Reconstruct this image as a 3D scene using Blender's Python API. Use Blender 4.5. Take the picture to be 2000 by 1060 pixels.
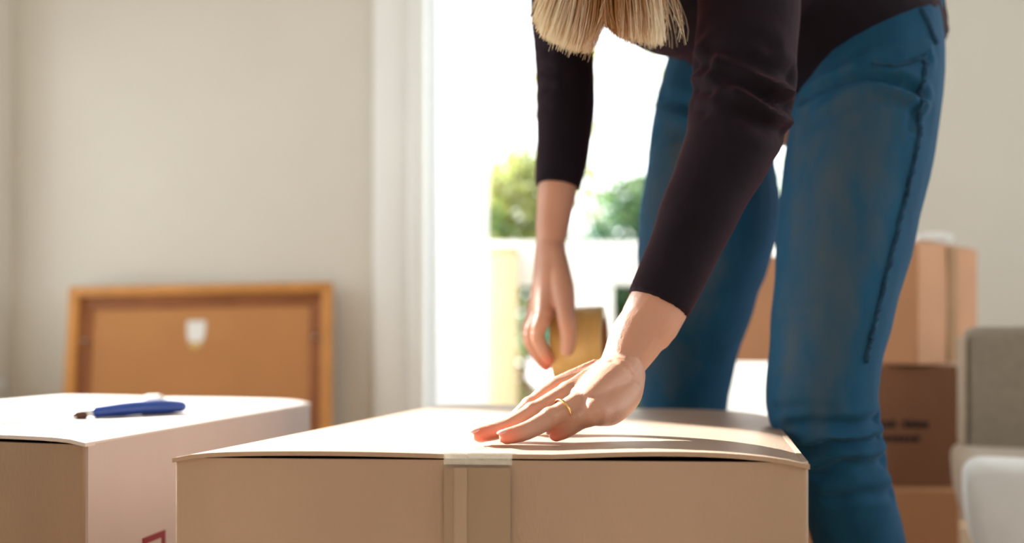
import bpy, bmesh, math, random
import numpy as np
from mathutils import Vector, Matrix, noise
from mathutils.bvhtree import BVHTree

random.seed(7)
rng = np.random.default_rng(7)
for o in list(bpy.data.objects):
    bpy.data.objects.remove(o)
scn = bpy.context.scene
COL = scn.collection

# ------------------------------------------------------------------ camera, sky, sun, exposure
F = 1700.0                 # focal length in pixels of a 2000 px wide frame
HOR = 680.0                # row of the horizon
CAMZ = 0.56
cam = bpy.data.cameras.new('camera')
cam.sensor_width = 36.0
cam.lens = F / 2000.0 * 36.0
cam.shift_y = (HOR - 530.0) / 2000.0
cam.clip_start = 0.05
cam.dof.use_dof = True
cam.dof.focus_distance = 0.87
cam.dof.aperture_fstop = 2.0
camo = bpy.data.objects.new('camera', cam)
camo.location = (0, 0, CAMZ)
camo.rotation_euler = (math.pi / 2, 0, 0)
COL.objects.link(camo)
scn.camera = camo

world = bpy.data.worlds.new('world')
scn.world = world
world.use_nodes = True
bg = world.node_tree.nodes['Background']
bg.inputs[0].default_value = (0.93, 0.97, 1.0, 1)
bg.inputs[1].default_value = 3.4

SUN_DIR = Vector((0.70, -0.60, -0.42))
sun = bpy.data.lights.new('sun', 'SUN')
sun.energy = 38.0
sun.color = (1.0, 0.98, 0.95)
sun.angle = math.radians(1.5)
suno = bpy.data.objects.new('sun', sun)
suno.rotation_euler = SUN_DIR.to_track_quat('-Z', 'Y').to_euler()
suno.location = (-4, 4, 4)
COL.objects.link(suno)

scn.view_settings.view_transform = 'Standard'
scn.view_settings.look = 'None'
scn.view_settings.exposure = 0.0
scn.view_settings.gamma = 1.0
scn.view_settings.use_curve_mapping = False


def W(px, py, Y):
    """pixel of the photograph at depth Y -> point in the room"""
    return Vector(((px - 1000.0) / F * Y, Y, CAMZ - (py - HOR) / F * Y))


# ------------------------------------------------------------------ materials
def lin(c):
    return tuple(((v / 12.92) if v <= 0.04045 else ((v + 0.055) / 1.055) ** 2.4) for v in (x / 255.0 for x in c))


def material(name, col, rough=0.6, spec=0.5, var=0.0, scale=8.0, col2=None, bump=0.0, bscale=200.0,
             stretch=(1, 1, 1), metal=0.0, sheen=0.0, sheen_tint=(1, 1, 1), sss=0.0, sss_r=(1, .3, .15),
             trans=0.0, translucent=0.0, coat=0.0, detail=4.0):
    m = bpy.data.materials.new(name)
    m.use_nodes = True
    nt = m.node_tree
    b = nt.nodes['Principled BSDF']
    b.inputs['Roughness'].default_value = rough
    b.inputs['Specular IOR Level'].default_value = spec
    b.inputs['Metallic'].default_value = metal
    b.inputs['Sheen Weight'].default_value = sheen
    b.inputs['Sheen Tint'].default_value = (*sheen_tint, 1)
    b.inputs['Coat Weight'].default_value = coat
    b.inputs['Transmission Weight'].default_value = trans
    if sss:
        b.inputs['Subsurface Weight'].default_value = sss
        b.inputs['Subsurface Radius'].default_value = sss_r
        b.inputs['Subsurface Scale'].default_value = 0.008
    tc = nt.nodes.new('ShaderNodeTexCoord')
    mp = nt.nodes.new('ShaderNodeMapping')
    mp.inputs['Scale'].default_value = stretch
    nt.links.new(tc.outputs['Object'], mp.inputs['Vector'])
    c2 = col2 if col2 else tuple(max(0, v * (1 - var)) for v in col)
    nz = nt.nodes.new('ShaderNodeTexNoise')
    nz.inputs['Scale'].default_value = scale
    nz.inputs['Detail'].default_value = detail
    nt.links.new(mp.outputs[0], nz.inputs['Vector'])
    rp = nt.nodes.new('ShaderNodeValToRGB')
    rp.color_ramp.elements[0].position = 0.32
    rp.color_ramp.elements[1].position = 0.68
    rp.color_ramp.elements[0].color = (*c2, 1)
    rp.color_ramp.elements[1].color = (*col, 1)
    nt.links.new(nz.outputs['Fac'], rp.inputs['Fac'])
    nt.links.new(rp.outputs[0], b.inputs['Base Color'])
    if bump:
        n2 = nt.nodes.new('ShaderNodeTexNoise')
        n2.inputs['Scale'].default_value = bscale
        n2.inputs['Detail'].default_value = 3
        nt.links.new(mp.outputs[0], n2.inputs['Vector'])
        bp = nt.nodes.new('ShaderNodeBump')
        bp.inputs['Strength'].default_value = bump
        bp.inputs['Distance'].default_value = 0.002
        nt.links.new(n2.outputs['Fac'], bp.inputs['Height'])
        nt.links.new(bp.outputs[0], b.inputs['Normal'])
    if translucent:
        out = nt.nodes['Material Output']
        tr = nt.nodes.new('ShaderNodeBsdfTranslucent')
        nt.links.new(rp.outputs[0], tr.inputs['Color'])
        mx = nt.nodes.new('ShaderNodeMixShader')
        mx.inputs[0].default_value = translucent
        nt.links.new(b.outputs[0], mx.inputs[1])
        nt.links.new(tr.outputs[0], mx.inputs[2])
        nt.links.new(mx.outputs[0], out.inputs['Surface'])
    return m


M = {}
M['wall'] = material('wall_paint', (0.66, 0.615, 0.54), 0.85, 0.25, 0.03, 3, bump=0.05, bscale=300)
M['white_paint'] = material('white_gloss_paint', (0.70, 0.71, 0.70), 0.4, 0.5, 0.02, 4)
M['trim_paint'] = material('trim_paint', (0.82, 0.82, 0.79), 0.45, 0.5, 0.02, 4)
M['carton_old'] = material('older_cardboard', (0.27, 0.175, 0.11), 0.55, 0.4, 0.12, 7, bump=0.25, bscale=260, stretch=(1, 1, .35))
M['side_print_shaded'] = material('shaded_white_cardboard', (0.375, 0.30, 0.275), 0.6, 0.4, 0.06, 8, bump=0.15, bscale=160, stretch=(1, 1, .2))  # white print darkened, the shade on this side is in the colour
M['floor'] = material('oak_floor', (0.42, 0.28, 0.17), 0.45, 0.5, 0.3, 6, stretch=(1, 12, 1))
M['ceiling'] = material('ceiling_paint', (0.8, 0.79, 0.76), 0.9, 0.2, 0.02, 3)
M['carton'] = material('brown_cardboard', (0.405, 0.28, 0.203), 0.42, 0.5, 0.10, 7, bump=0.25, bscale=260, stretch=(1, 1, .35))
M['carton_in'] = material('cardboard_core', (0.25, 0.16, 0.10), 0.8, 0.2, 0.25, 40)
M['carton_shaded'] = material('shade_dark_cardboard', (0.23, 0.095, 0.045), 0.65, 0.35, 0.12, 7, bump=0.15, bscale=200)  # shadow on the middle box painted into its base colour
M['carton_orange'] = material('orange_cardboard', (0.52, 0.245, 0.115), 0.65, 0.35, 0.10, 7, bump=0.15, bscale=200)
M['white_print'] = material('white_printed_cardboard', (0.50, 0.42, 0.385), 0.6, 0.4, 0.06, 8, bump=0.15, bscale=160, stretch=(1, 1, .2))
M['red_ink'] = material('red_ink', (0.17, 0.008, 0.014), 0.6, 0.3, 0.1, 30)
M['black_ink'] = material('black_ink', (0.035, 0.02, 0.02), 0.7, 0.3, 0.3, 30)
M['tape'] = material('brown_packing_tape', (0.325, 0.23, 0.16), 0.32, 0.5, 0.10, 18, bump=0.2, bscale=60, stretch=(1, 1, .15))
M['tape_light'] = material('creased_packing_tape', (0.41, 0.30, 0.215), 0.3, 0.5, 0.12, 30, bump=0.4, bscale=60, stretch=(1, 1, .2))
M['tape_glare'] = material('glossy_tape_fold', (0.62, 0.50, 0.40), 0.2, 0.6, 0.1, 40, bump=0.3, bscale=90)
M['tape_matt'] = material('matt_paper_tape', (0.36, 0.20, 0.10), 0.75, 0.2, 0.1, 18)
M['skin'] = material('skin', (0.53, 0.275, 0.185), 0.48, 0.45, 0.10, 22, bump=0.18, bscale=420, sss=0.25)
M['nail'] = material('fingernail', (0.72, 0.36, 0.29), 0.25, 0.5, 0.05, 30, sss=0.1)
M['gold'] = material('gold', (0.85, 0.55, 0.22), 0.25, 0.5, 0.05, 20, metal=1.0)
M['shirt'] = material('burgundy_knit', (0.0075, 0.0055, 0.0105), 0.8, 0.12, 0.25, 30, bump=0.25, bscale=700, sheen=0.10, sheen_tint=(0.75, 0.22, 0.28))
M['seam'] = material('denim_seam', (0.022, 0.085, 0.17), 0.8, 0.2, col2=(0.008, 0.035, 0.075), scale=70, bump=0.5, bscale=300)
M['belt'] = material('black_leather', (0.012, 0.012, 0.014), 0.5, 0.4, 0.2, 40)
M['wood'] = material('orange_pine', (0.62, 0.265, 0.062), 0.5, 0.4, 0.22, 9, stretch=(1, 1, 1))
M['wood_in'] = material('brown_stained_pine', (0.30, 0.105, 0.035), 0.6, 0.3, 0.2, 9)
M['board'] = material('hardboard', (0.50, 0.225, 0.082), 0.75, 0.25, 0.08, 5, bump=0.1, bscale=200)
M['paper'] = material('white_paper', (0.82, 0.81, 0.78), 0.7, 0.3, 0.04, 9)
M['steel'] = material('steel', (0.72, 0.72, 0.70), 0.3, 0.5, 0.05, 30, metal=1.0)
M['blue_plastic'] = material('blue_plastic', (0.012, 0.065, 0.36), 0.3, 0.5, 0.1, 20, coat=0.2)
M['brown_plastic'] = material('brown_collar', (0.12, 0.05, 0.03), 0.5, 0.4, 0.1, 20)
M['amber'] = material('amber_tape_roll', (1.0, 0.68, 0.25), 0.2, 0.5, 0.10, 25, translucent=0.3, stretch=(6, 1, 1))
M['core'] = material('cardboard_tape_core', (0.50, 0.22, 0.09), 0.8, 0.2, 0.1, 20)
M['sofa'] = material('taupe_upholstery', (0.33, 0.275, 0.215), 0.95, 0.15, 0.12, 60, bump=0.3, bscale=500, sheen=0.2)
M['sofa_side'] = material('beige_upholstery', (0.52, 0.41, 0.31), 0.95, 0.15, 0.1, 60, bump=0.3, bscale=500, sheen=0.2)
M['sofa_white'] = material('white_cushion_cloth', (0.9, 0.9, 0.89), 0.95, 0.15, 0.03, 30, bump=0.2, bscale=300)
M['patio'] = material('pale_patio', (0.25, 0.25, 0.24), 0.9, 0.2, 0.1, 4)
M['post'] = material('beige_post_paint', (0.48, 0.40, 0.25), 0.8, 0.2, 0.06, 6)
M['leaf'] = material('green_leaf', (0.10, 0.17, 0.045), 0.5, 0.4, col2=(0.015, 0.075, 0.05), scale=1.6, translucent=0.5)
M['leaf2'] = material('yellow_leaf', (0.30, 0.27, 0.08), 0.5, 0.4, col2=(0.06, 0.13, 0.035), scale=1.8, translucent=0.55)
M['bark'] = material('bark', (0.14, 0.09, 0.05), 0.9, 0.2, 0.4, 12, bump=0.4, bscale=40)
M['shoe'] = material('white_canvas', (0.7, 0.69, 0.66), 0.8, 0.2, 0.05, 40)
M['rubber'] = material('rubber', (0.25, 0.22, 0.2), 0.8, 0.2, 0.1, 40)
M['eye'] = material('eye_white', (0.8, 0.78, 0.74), 0.2, 0.5, 0.02, 10)

# clear tape: thin, mostly see-through, glossy
m = bpy.data.materials.new('clear_tape'); m.use_nodes = True
nt = m.node_tree; pb = nt.nodes['Principled BSDF']
pb.inputs['Base Color'].default_value = (0.85, 0.84, 0.80, 1); pb.inputs['Roughness'].default_value = 0.2
tp = nt.nodes.new('ShaderNodeBsdfTransparent'); tp.inputs[0].default_value = (0.95, 0.96, 0.95, 1)
nz = nt.nodes.new('ShaderNodeTexNoise'); nz.inputs['Scale'].default_value = 45
mr = nt.nodes.new('ShaderNodeMapRange'); mr.inputs['To Min'].default_value = 0.10; mr.inputs['To Max'].default_value = 0.50
nt.links.new(nz.outputs['Fac'], mr.inputs['Value'])
mx = nt.nodes.new('ShaderNodeMixShader'); nt.links.new(mr.outputs[0], mx.inputs[0])
nt.links.new(tp.outputs[0], mx.inputs[1]); nt.links.new(pb.outputs[0], mx.inputs[2])
nt.links.new(mx.outputs[0], nt.nodes['Material Output'].inputs['Surface'])
M['clear'] = m

# window glass
m = bpy.data.materials.new('clear_glass'); m.use_nodes = True
nt = m.node_tree
gl = nt.nodes.new('ShaderNodeBsdfGlossy'); gl.inputs['Roughness'].default_value = 0.03
tp = nt.nodes.new('ShaderNodeBsdfTransparent'); tp.inputs[0].default_value = (0.97, 0.99, 0.98, 1)
fr = nt.nodes.new('ShaderNodeFresnel'); fr.inputs[0].default_value = 1.25
mx = nt.nodes.new('ShaderNodeMixShader'); nt.links.new(fr.outputs[0], mx.inputs[0])
nt.links.new(tp.outputs[0], mx.inputs[1]); nt.links.new(gl.outputs[0], mx.inputs[2])
nt.links.new(mx.outputs[0], nt.nodes['Material Output'].inputs['Surface'])
M['glass'] = m

# denim: wear stored on the cloth as an attribute, fine weave as colour noise
m = bpy.data.materials.new('blue_denim'); m.use_nodes = True
nt = m.node_tree; pb = nt.nodes['Principled BSDF']
pb.inputs['Roughness'].default_value = 0.85; pb.inputs['Specular IOR Level'].default_value = 0.2
pb.inputs['Sheen Weight'].default_value = 0.12; pb.inputs['Sheen Tint'].default_value = (0.35, 0.6, 0.9, 1)
at = nt.nodes.new('ShaderNodeAttribute'); at.attribute_name = 'wear'
tc = nt.nodes.new('ShaderNodeTexCoord')
mp = nt.nodes.new('ShaderNodeMapping'); mp.inputs['Scale'].default_value = (1, 1, .3)
nt.links.new(tc.outputs['Object'], mp.inputs[0])
nz = nt.nodes.new('ShaderNodeTexNoise'); nz.inputs['Scale'].default_value = 38; nz.inputs['Detail'].default_value = 6
nt.links.new(mp.outputs[0], nz.inputs['Vector'])
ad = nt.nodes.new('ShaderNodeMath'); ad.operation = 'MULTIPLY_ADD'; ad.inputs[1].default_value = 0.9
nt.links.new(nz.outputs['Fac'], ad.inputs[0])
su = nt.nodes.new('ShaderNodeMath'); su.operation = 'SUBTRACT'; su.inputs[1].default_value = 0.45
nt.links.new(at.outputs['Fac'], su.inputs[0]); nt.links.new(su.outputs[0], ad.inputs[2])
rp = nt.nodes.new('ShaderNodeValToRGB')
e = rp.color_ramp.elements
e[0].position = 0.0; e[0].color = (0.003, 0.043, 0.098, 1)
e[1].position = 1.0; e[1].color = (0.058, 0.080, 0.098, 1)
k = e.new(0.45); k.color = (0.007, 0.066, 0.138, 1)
nt.links.new(ad.outputs[0], rp.inputs['Fac'])
nt.links.new(rp.outputs[0], pb.inputs['Base Color'])
n2 = nt.nodes.new('ShaderNodeTexNoise'); n2.inputs['Scale'].default_value = 520
nt.links.new(tc.outputs['Object'], n2.inputs['Vector'])
bp = nt.nodes.new('ShaderNodeBump'); bp.inputs['Strength'].default_value = 0.35; bp.inputs['Distance'].default_value = 0.001
nt.links.new(n2.outputs['Fac'], bp.inputs['Height']); nt.links.new(bp.outputs[0], pb.inputs['Normal'])
M['denim'] = m

# hair: colour along each strand (attribute) paints in backlit pale tips, light passes through
m = bpy.data.materials.new('blond_hair'); m.use_nodes = True
nt = m.node_tree; pb = nt.nodes['Principled BSDF']
pb.inputs['Roughness'].default_value = 0.4; pb.inputs['Specular IOR Level'].default_value = 0.5
at = nt.nodes.new('ShaderNodeAttribute'); at.attribute_name = 'strand'
rp = nt.nodes.new('ShaderNodeValToRGB')
e = rp.color_ramp.elements
e[0].color = (0.36, 0.13, 0.04, 1); e[1].color = (0.95, 0.88, 0.74, 1)
k = e.new(0.45); k.color = (0.66, 0.38, 0.15, 1)
nt.links.new(at.outputs['Fac'], rp.inputs['Fac']); nt.links.new(rp.outputs[0], pb.inputs['Base Color'])
tr = nt.nodes.new('ShaderNodeBsdfTranslucent'); nt.links.new(rp.outputs[0], tr.inputs[0])
mx = nt.nodes.new('ShaderNodeMixShader'); mx.inputs[0].default_value = 0.5
nt.links.new(pb.outputs[0], mx.inputs[1]); nt.links.new(tr.outputs[0], mx.inputs[2])
nt.links.new(mx.outputs[0], nt.nodes['Material Output'].inputs['Surface'])
M['hair'] = m


# ------------------------------------------------------------------ helpers
class MB:
    """collects simple shapes and links them as one mesh object"""
    def __init__(self):
        self.v = []; self.f = []

    def add(self, vs, fs):
        n = len(self.v)
        self.v += [tuple(p) for p in vs]
        self.f += [tuple(i + n for i in f) for f in fs]
        return self

    def box(self, lo, hi, mat=None):
        x0, y0, z0 = lo; x1, y1, z1 = hi
        vs = [Vector(p) for p in ((x0, y0, z0), (x1, y0, z0), (x1, y1, z0), (x0, y1, z0), (x0, y0, z1), (x1, y0, z1), (x1, y1, z1), (x0, y1, z1))]
        if mat is not None: vs = [mat @ p for p in vs]
        return self.add(vs, [(3, 2, 1, 0), (4, 5, 6, 7), (0, 1, 5, 4), (1, 2, 6, 5), (2, 3, 7, 6), (3, 0, 4, 7)])

    def tube(self, pts, radii, n=16, ref=(0, 0, 1), sub=4, cap=('round', 'round'), twist=None):
        P = [Vector(p) for p in pts]
        R = [(r, r) if not isinstance(r, (tuple, list)) else tuple(r) for r in radii]
        pp, rr = [], []
        N = len(P)
        for i in range(N - 1):
            p0 = P[max(i - 1, 0)]; p1 = P[i]; p2 = P[i + 1]; p3 = P[min(i + 2, N - 1)]
            for s in range(sub):
                t = s / sub
                pp.append(0.5 * ((2 * p1) + (p2 - p0) * t + (2 * p0 - 5 * p1 + 4 * p2 - p3) * t * t + (3 * p1 - p0 - 3 * p2 + p3) * t ** 3))
                tt = t * t * (3 - 2 * t)
                rr.append((R[i][0] * (1 - tt) + R[i + 1][0] * tt, R[i][1] * (1 - tt) + R[i + 1][1] * tt))
        pp.append(P[-1]); rr.append(R[-1])
        K = len(pp)
        T = [(pp[min(i + 1, K - 1)] - pp[max(i - 1, 0)]).normalized() for i in range(K)]
        rings = []
        if cap[0] == 'round':
            for a in (0.98, 0.8, 0.45):
                rings.append((pp[0] - T[0] * a * min(rr[0]), T[0], [q * math.sqrt(max(0, 1 - a * a)) for q in rr[0]]))
        for i in range(K): rings.append((pp[i], T[i], rr[i]))
        if cap[1] == 'round':
            for a in (0.45, 0.8, 0.98):
                rings.append((pp[-1] + T[-1] * a * min(rr[-1]), T[-1], [q * math.sqrt(max(0, 1 - a * a)) for q in rr[-1]]))
        ref = Vector(ref)
        vs = []
        for c, t, r in rings:
            a = (ref - t * ref.dot(t))
            a = a.normalized() if a.length > 1e-4 else t.orthogonal().normalized()
            b = t.cross(a)
            for k in range(n):
                w = 2 * math.pi * k / n
                vs.append(c + a * (math.cos(w) * r[0]) + b * (math.sin(w) * r[1]))
        fs = []
        L = len(rings)
        for i in range(L - 1):
            for k in range(n):
                k2 = (k + 1) % n
                fs.append((i * n + k, i * n + k2, (i + 1) * n + k2, (i + 1) * n + k))
        fs.append(tuple(reversed(range(n))))
        fs.append(tuple((L - 1) * n + k for k in range(n)))
        return self.add(vs, fs)

    def ellipsoid(self, c, r, axes=None, nu=20, nv=12):
        c = Vector(c)
        A = axes if axes is not None else Matrix.Identity(3)
        vs = [c + A @ Vector((0, 0, -r[2]))]
        for j in range(1, nv):
            ph = -math.pi / 2 + math.pi * j / nv
            for i in range(nu):
                th = 2 * math.pi * i / nu
                vs.append(c + A @ Vector((r[0] * math.cos(ph) * math.cos(th), r[1] * math.cos(ph) * math.sin(th), r[2] * math.sin(ph))))
        vs.append(c + A @ Vector((0, 0, r[2])))
        fs = []
        for i in range(nu):
            fs.append((0, 1 + (i + 1) % nu, 1 + i))
            e = 1 + (nv - 2) * nu
            fs.append((e + i, e + (i + 1) % nu, len(vs) - 1))
        for j in range(nv - 2):
            for i in range(nu):
                a = 1 + j * nu
                fs.append((a + i, a + (i + 1) % nu, a + nu + (i + 1) % nu, a + nu + i))
        return self.add(vs, fs)

    def mesh(self, name):
        me = bpy.data.meshes.new(name)
        me.from_pydata([tuple(p) for p in self.v], [], self.f)
        me.update()
        return me

    def build(self, name, mat, parent=None, smooth=False, bevel=0.0, segs=2):
        me = self.mesh(name)
        bm = bmesh.new(); bm.from_mesh(me)
        bmesh.ops.recalc_face_normals(bm, faces=bm.faces)
        if bevel:
            bmesh.ops.bevel(bm, geom=list(bm.edges), offset=bevel, segments=segs, profile=0.5, affect='EDGES')
        bm.to_mesh(me); bm.free()
        return link(name, me, mat, parent, smooth or bevel > 0)


def link(name, me, mat, parent=None, smooth=False):
    o = bpy.data.objects.new(name, me)
    COL.objects.link(o)
    if mat is not None:
        me.materials.clear()
        me.materials.append(mat)
    if smooth:
        me.polygons.foreach_set('use_smooth', [True] * len(me.polygons))
        try: me.set_sharp_from_angle(angle=math.radians(50))
        except Exception: pass
    if parent is not None:
        o.parent = parent
        o.matrix_parent_inverse = Matrix.Translation(-parent.location) if parent.type == 'EMPTY' else Matrix.Identity(4)
    return o


def tag(o, label=None, cat=None, group=None, kind=None):
    if label: o['label'] = label
    if cat: o['category'] = cat
    if group: o['group'] = group
    if kind: o['kind'] = kind
    return o


def thing(name, label, cat, loc, group=None):
    o = bpy.data.objects.new(name, None)
    o.empty_display_size = 0.05
    o.location = loc
    COL.objects.link(o)
    return tag(o, label, cat, group)


def struct(mb, name, mat, parent=None, bevel=0.0):
    o = mb.build(name, mat, parent, bevel=bevel)
    o['kind'] = 'structure'
    return o


def remesh(mb, name, voxel, smooth=3, fac=0.5):
    me = mb.mesh(name + '_raw')
    t = bpy.data.objects.new('tmp', me)
    COL.objects.link(t)
    r = t.modifiers.new('r', 'REMESH'); r.mode = 'VOXEL'; r.voxel_size = voxel
    if smooth:
        s = t.modifiers.new('s', 'SMOOTH'); s.factor = fac; s.iterations = smooth
    dg = bpy.context.evaluated_depsgraph_get()
    out = bpy.data.meshes.new_from_object(t.evaluated_get(dg))
    bpy.data.objects.remove(t); bpy.data.meshes.remove(me)
    out.name = name
    return out


def get_co(me):
    a = np.empty(len(me.vertices) * 3, np.float32); me.vertices.foreach_get('co', a)
    return a.reshape(-1, 3)


def get_no(me):
    a = np.empty(len(me.vertices) * 3, np.float32); me.vertices.foreach_get('normal', a)
    return a.reshape(-1, 3)


def set_co(me, a):
    me.vertices.foreach_set('co', np.ascontiguousarray(a, np.float32).ravel()); me.update()


def seg_dist(co, pts):
    best = np.full(len(co), 9.0, np.float32)
    for a, b in zip(pts[:-1], pts[1:]):
        a = np.array(a); b = np.array(b); d = b - a
        t = np.clip(((co - a) @ d) / max(1e-9, d @ d), 0, 1)
        best = np.minimum(best, np.linalg.norm(co - (a + t[:, None] * d), axis=1))
    return best


def bvh_of(me):
    me.calc_loop_triangles()
    return BVHTree.FromPolygons([v.co for v in me.vertices], [tuple(t.vertices) for t in me.loop_triangles])


def on_surface(bvh, pix, fall_y):
    """points of the surface met by sight lines through photo pixels (to find where a crease lies in the room)"""
    out = []
    for px, py in pix:
        d = W(px, py, 1.0) - Vector((0, 0, CAMZ))
        h = bvh.ray_cast(Vector((0, 0, CAMZ)), d.normalized())
        if h[0] is not None: out.append(h[0])
    return out


def creases(me, bvh, lines, fall_y):
    co = get_co(me); no = get_no(me)
    disp = np.zeros(len(co), np.float32)
    for pix, width, amp in lines:
        pts = [tuple(p) for p in on_surface(bvh, pix, fall_y)]
        if len(pts) < 2: continue
        d = seg_dist(co, pts)
        disp += amp * np.exp(-(d / width) ** 2)
        disp -= 0.45 * amp * np.exp(-((d - 1.9 * width) / width) ** 2)
    set_co(me, co + no * disp[:, None])


def rounded_box(name, c, size, r, mat, parent=None, rz=0.0, segs=4):
    mb = MB()
    s = Vector(size) / 2
    mtx = Matrix.Translation(Vector(c)) @ Matrix.Rotation(rz, 4, 'Z')
    mb.box(-s, s)
    mb.v = [tuple(mtx @ Vector(p)) for p in mb.v]
    return mb.build(name, mat, parent, bevel=r, segs=segs)


# ------------------------------------------------------------------ room
WY = 3.10           # inner face of the far wall
WT = 0.20
LX = -1.78          # left wall
RX = 2.9
CZ = 2.6
OPL, OPR, OPT = -0.345, 1.10, 2.25   # opening of the terrace door


def X_at(px, Y): return (px - 1000.0) / F * Y


struct(MB().box((LX - .2, -2.2, -.1), (RX + .2, WY + WT, 0.0)), 'floor', M['floor'])
struct(MB().box((LX - .2, -2.2, CZ), (RX + .2, WY + WT, CZ + .1)), 'ceiling', M['ceiling'])
mb = MB()
mb.box((LX - .2, WY, 0), (OPL, WY + WT, CZ))
mb.box((OPR, WY, 0), (RX + .2, WY + WT, CZ))
mb.box((OPL, WY, OPT), (OPR, WY + WT, CZ))
struct(mb, 'wall_back', M['wall'])
# left wall with a tall window the sun comes through
WY0, WY1, WZ0, WZ1 = 0.30, 2.97, 0.45, 1.86
mb = MB()
mb.box((LX - .2, WY1, 0), (LX, WY, CZ))
mb.box((LX - .2, -2.2, 0), (LX, WY0, CZ))
mb.box((LX - .2, WY0, 0), (LX, WY1, WZ0))
mb.box((LX - .2, WY0, WZ1), (LX, WY1, CZ))
struct(mb, 'wall_left', M['wall'])
w = tag(bpy.data.objects.new('window_1', None), kind='structure'); w.location = (LX - .1, (WY0 + WY1) / 2, WZ0); COL.objects.link(w)
mb = MB()
for y in (WY0, WY1 - .05): mb.box((LX - .13, y, WZ0), (LX - .07, y + .05, WZ1))
for z in (WZ0, WZ1 - .05): mb.box((LX - .13, WY0, z), (LX - .07, WY1, z + .05))
mb.build('window_frame', M['white_paint'], w, bevel=.003)
MB().box((LX - .102, WY0 + .05, WZ0 + .05), (LX - .098, WY1 - .05, WZ1 - .05)).build('pane', M['glass'], w)
MB().box((LX - .07, WY0 - .04, WZ0 - .03), (LX + .03, WY1 + .04, WZ0)).build('window_sill', M['white_paint'], w, bevel=.004)
# right wall with an added wide window, unseen, for fill light, and the wall behind the camera
RY0, RY1, RZ0, RZ1 = -0.9, 2.85, 0.3, 2.4
mb = MB()
mb.box((RX, RY1, 0), (RX + .2, WY, CZ))
mb.box((RX, -2.2, 0), (RX + .2, RY0, CZ))
mb.box((RX, RY0, 0), (RX + .2, RY1, RZ0))
mb.box((RX, RY0, RZ1), (RX + .2, RY1, CZ))
struct(mb, 'wall_right', M['wall'])
FX0, FX1, FZ0, FZ1 = .2, 1.7, 1.0, 2.2  # added unseen window behind the camera, brightens the box front
mb = MB()
mb.box((LX - .2, -2.4, 0), (FX0, -2.2, CZ)); mb.box((FX1, -2.4, 0), (RX + .2, -2.2, CZ))
mb.box((FX0, -2.4, 0), (FX1, -2.2, FZ0)); mb.box((FX0, -2.4, FZ1), (FX1, -2.2, CZ))
struct(mb, 'wall_front', M['wall'])
w = tag(bpy.data.objects.new('added_window_rear', None), kind='structure'); w.location = ((FX0 + FX1) / 2, -2.3, FZ0); COL.objects.link(w)
mb = MB()
for x in (FX0, FX1 - .05): mb.box((x, -2.33, FZ0), (x + .05, -2.27, FZ1))
for z in (FZ0, FZ1 - .05): mb.box((FX0, -2.33, z), (FX1, -2.27, z + .05))
mb.build('window_frame', M['white_paint'], w, bevel=.003)
MB().box((FX0 + .05, -2.302, FZ0 + .05), (FX1 - .05, -2.298, FZ1 - .05)).build('pane', M['glass'], w)
w = tag(bpy.data.objects.new('added_window_right', None), kind='structure'); w.location = (RX + .1, (RY0 + RY1) / 2, RZ0); COL.objects.link(w)
mb = MB()
for y in (RY0, RY1 - .05): mb.box((RX + .07, y, RZ0), (RX + .13, y + .05, RZ1))
for z in (RZ0, RZ1 - .05): mb.box((RX + .07, RY0, z), (RX + .13, RY1, z + .05))
mb.build('window_frame', M['white_paint'], w, bevel=.003)
MB().box((RX + .098, RY0 + .05, RZ0 + .05), (RX + .102, RY1 - .05, RZ1 - .05)).build('pane', M['glass'], w)
# skirting
struct(MB().box((LX, WY - .015, 0), (-.52, WY, .09)), 'baseboard_back', M['white_paint'], bevel=.004)
struct(MB().box((LX, -2.2, 0), (LX + .015, WY - .015, .09)), 'baseboard_left', M['white_paint'], bevel=.004)

# casing of the terrace door: two stepped boards, then the lining
d = tag(bpy.data.objects.new('door_1', None), kind='structure'); d.location = (OPL, WY, 0); COL.objects.link(d)
xa, xb, xc = X_at(729, WY - .02), X_at(797, WY - .03), X_at(832, WY - .03)
MB().box((xa, WY - .022, 0), (xb, WY, OPT + .12)).build('casing_board', M['trim_paint'], d, bevel=.006)
MB().box((xb - .002, WY - .038, 0), (xc, WY + .0, OPT + .06)).build('casing_board', M['trim_paint'], d, bevel=.012, segs=3)
MB().box((OPR, WY - .022, 0), (OPR + .14, WY, OPT + .12)).build('casing_board', M['trim_paint'], d, bevel=.006)
MB().box((xb, WY - .022, OPT), (OPR, WY, OPT + .12)).build('casing_board', M['trim_paint'], d, bevel=.006)
mb = MB(); mb.box((OPL, WY, 0), (OPL + .03, WY + WT, OPT)); mb.box((OPR - .03, WY, 0), (OPR, WY + WT, OPT)); mb.box((OPL, WY, OPT - .03), (OPR, WY + WT, OPT))
mb.build('lining', M['white_paint'], d)
MB().box((OPL, WY, 0), (OPR, WY + WT + .06, .035)).build('threshold', M['white_paint'], d, bevel=.004)
# open leaf swung outwards
hx, hy = OPL + .035, WY + WT
ex, ey = X_at(945, 4.10), 4.10
ang = math.atan2(ey - hy, ex - hx); ln = math.hypot(ex - hx, ey - hy)
mt = Matrix.Translation((hx, hy, .03)) @ Matrix.Rotation(ang, 4, 'Z')
leaf = MB()
H_ = OPT - .08
for a, b in ((0, .12), (ln - .12, ln)): leaf.box((a, -.02, 0), (b, .02, H_), mt)
for a, b in ((0, .2), (.82, .92), (H_ - .12, H_)): leaf.box((.12, -.02, a), (ln - .12, .02, b), mt)
leaf.build('door_leaf', M['white_paint'], d, bevel=.003)
MB().box((.12, -.008, .2), (ln - .12, .008, .82), mt).build('door_panel', M['white_paint'], d)
MB().box((.12, -.008, .92), (ln - .12, .008, H_ - .12), mt).build('door_panel', M['white_paint'], d)

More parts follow.
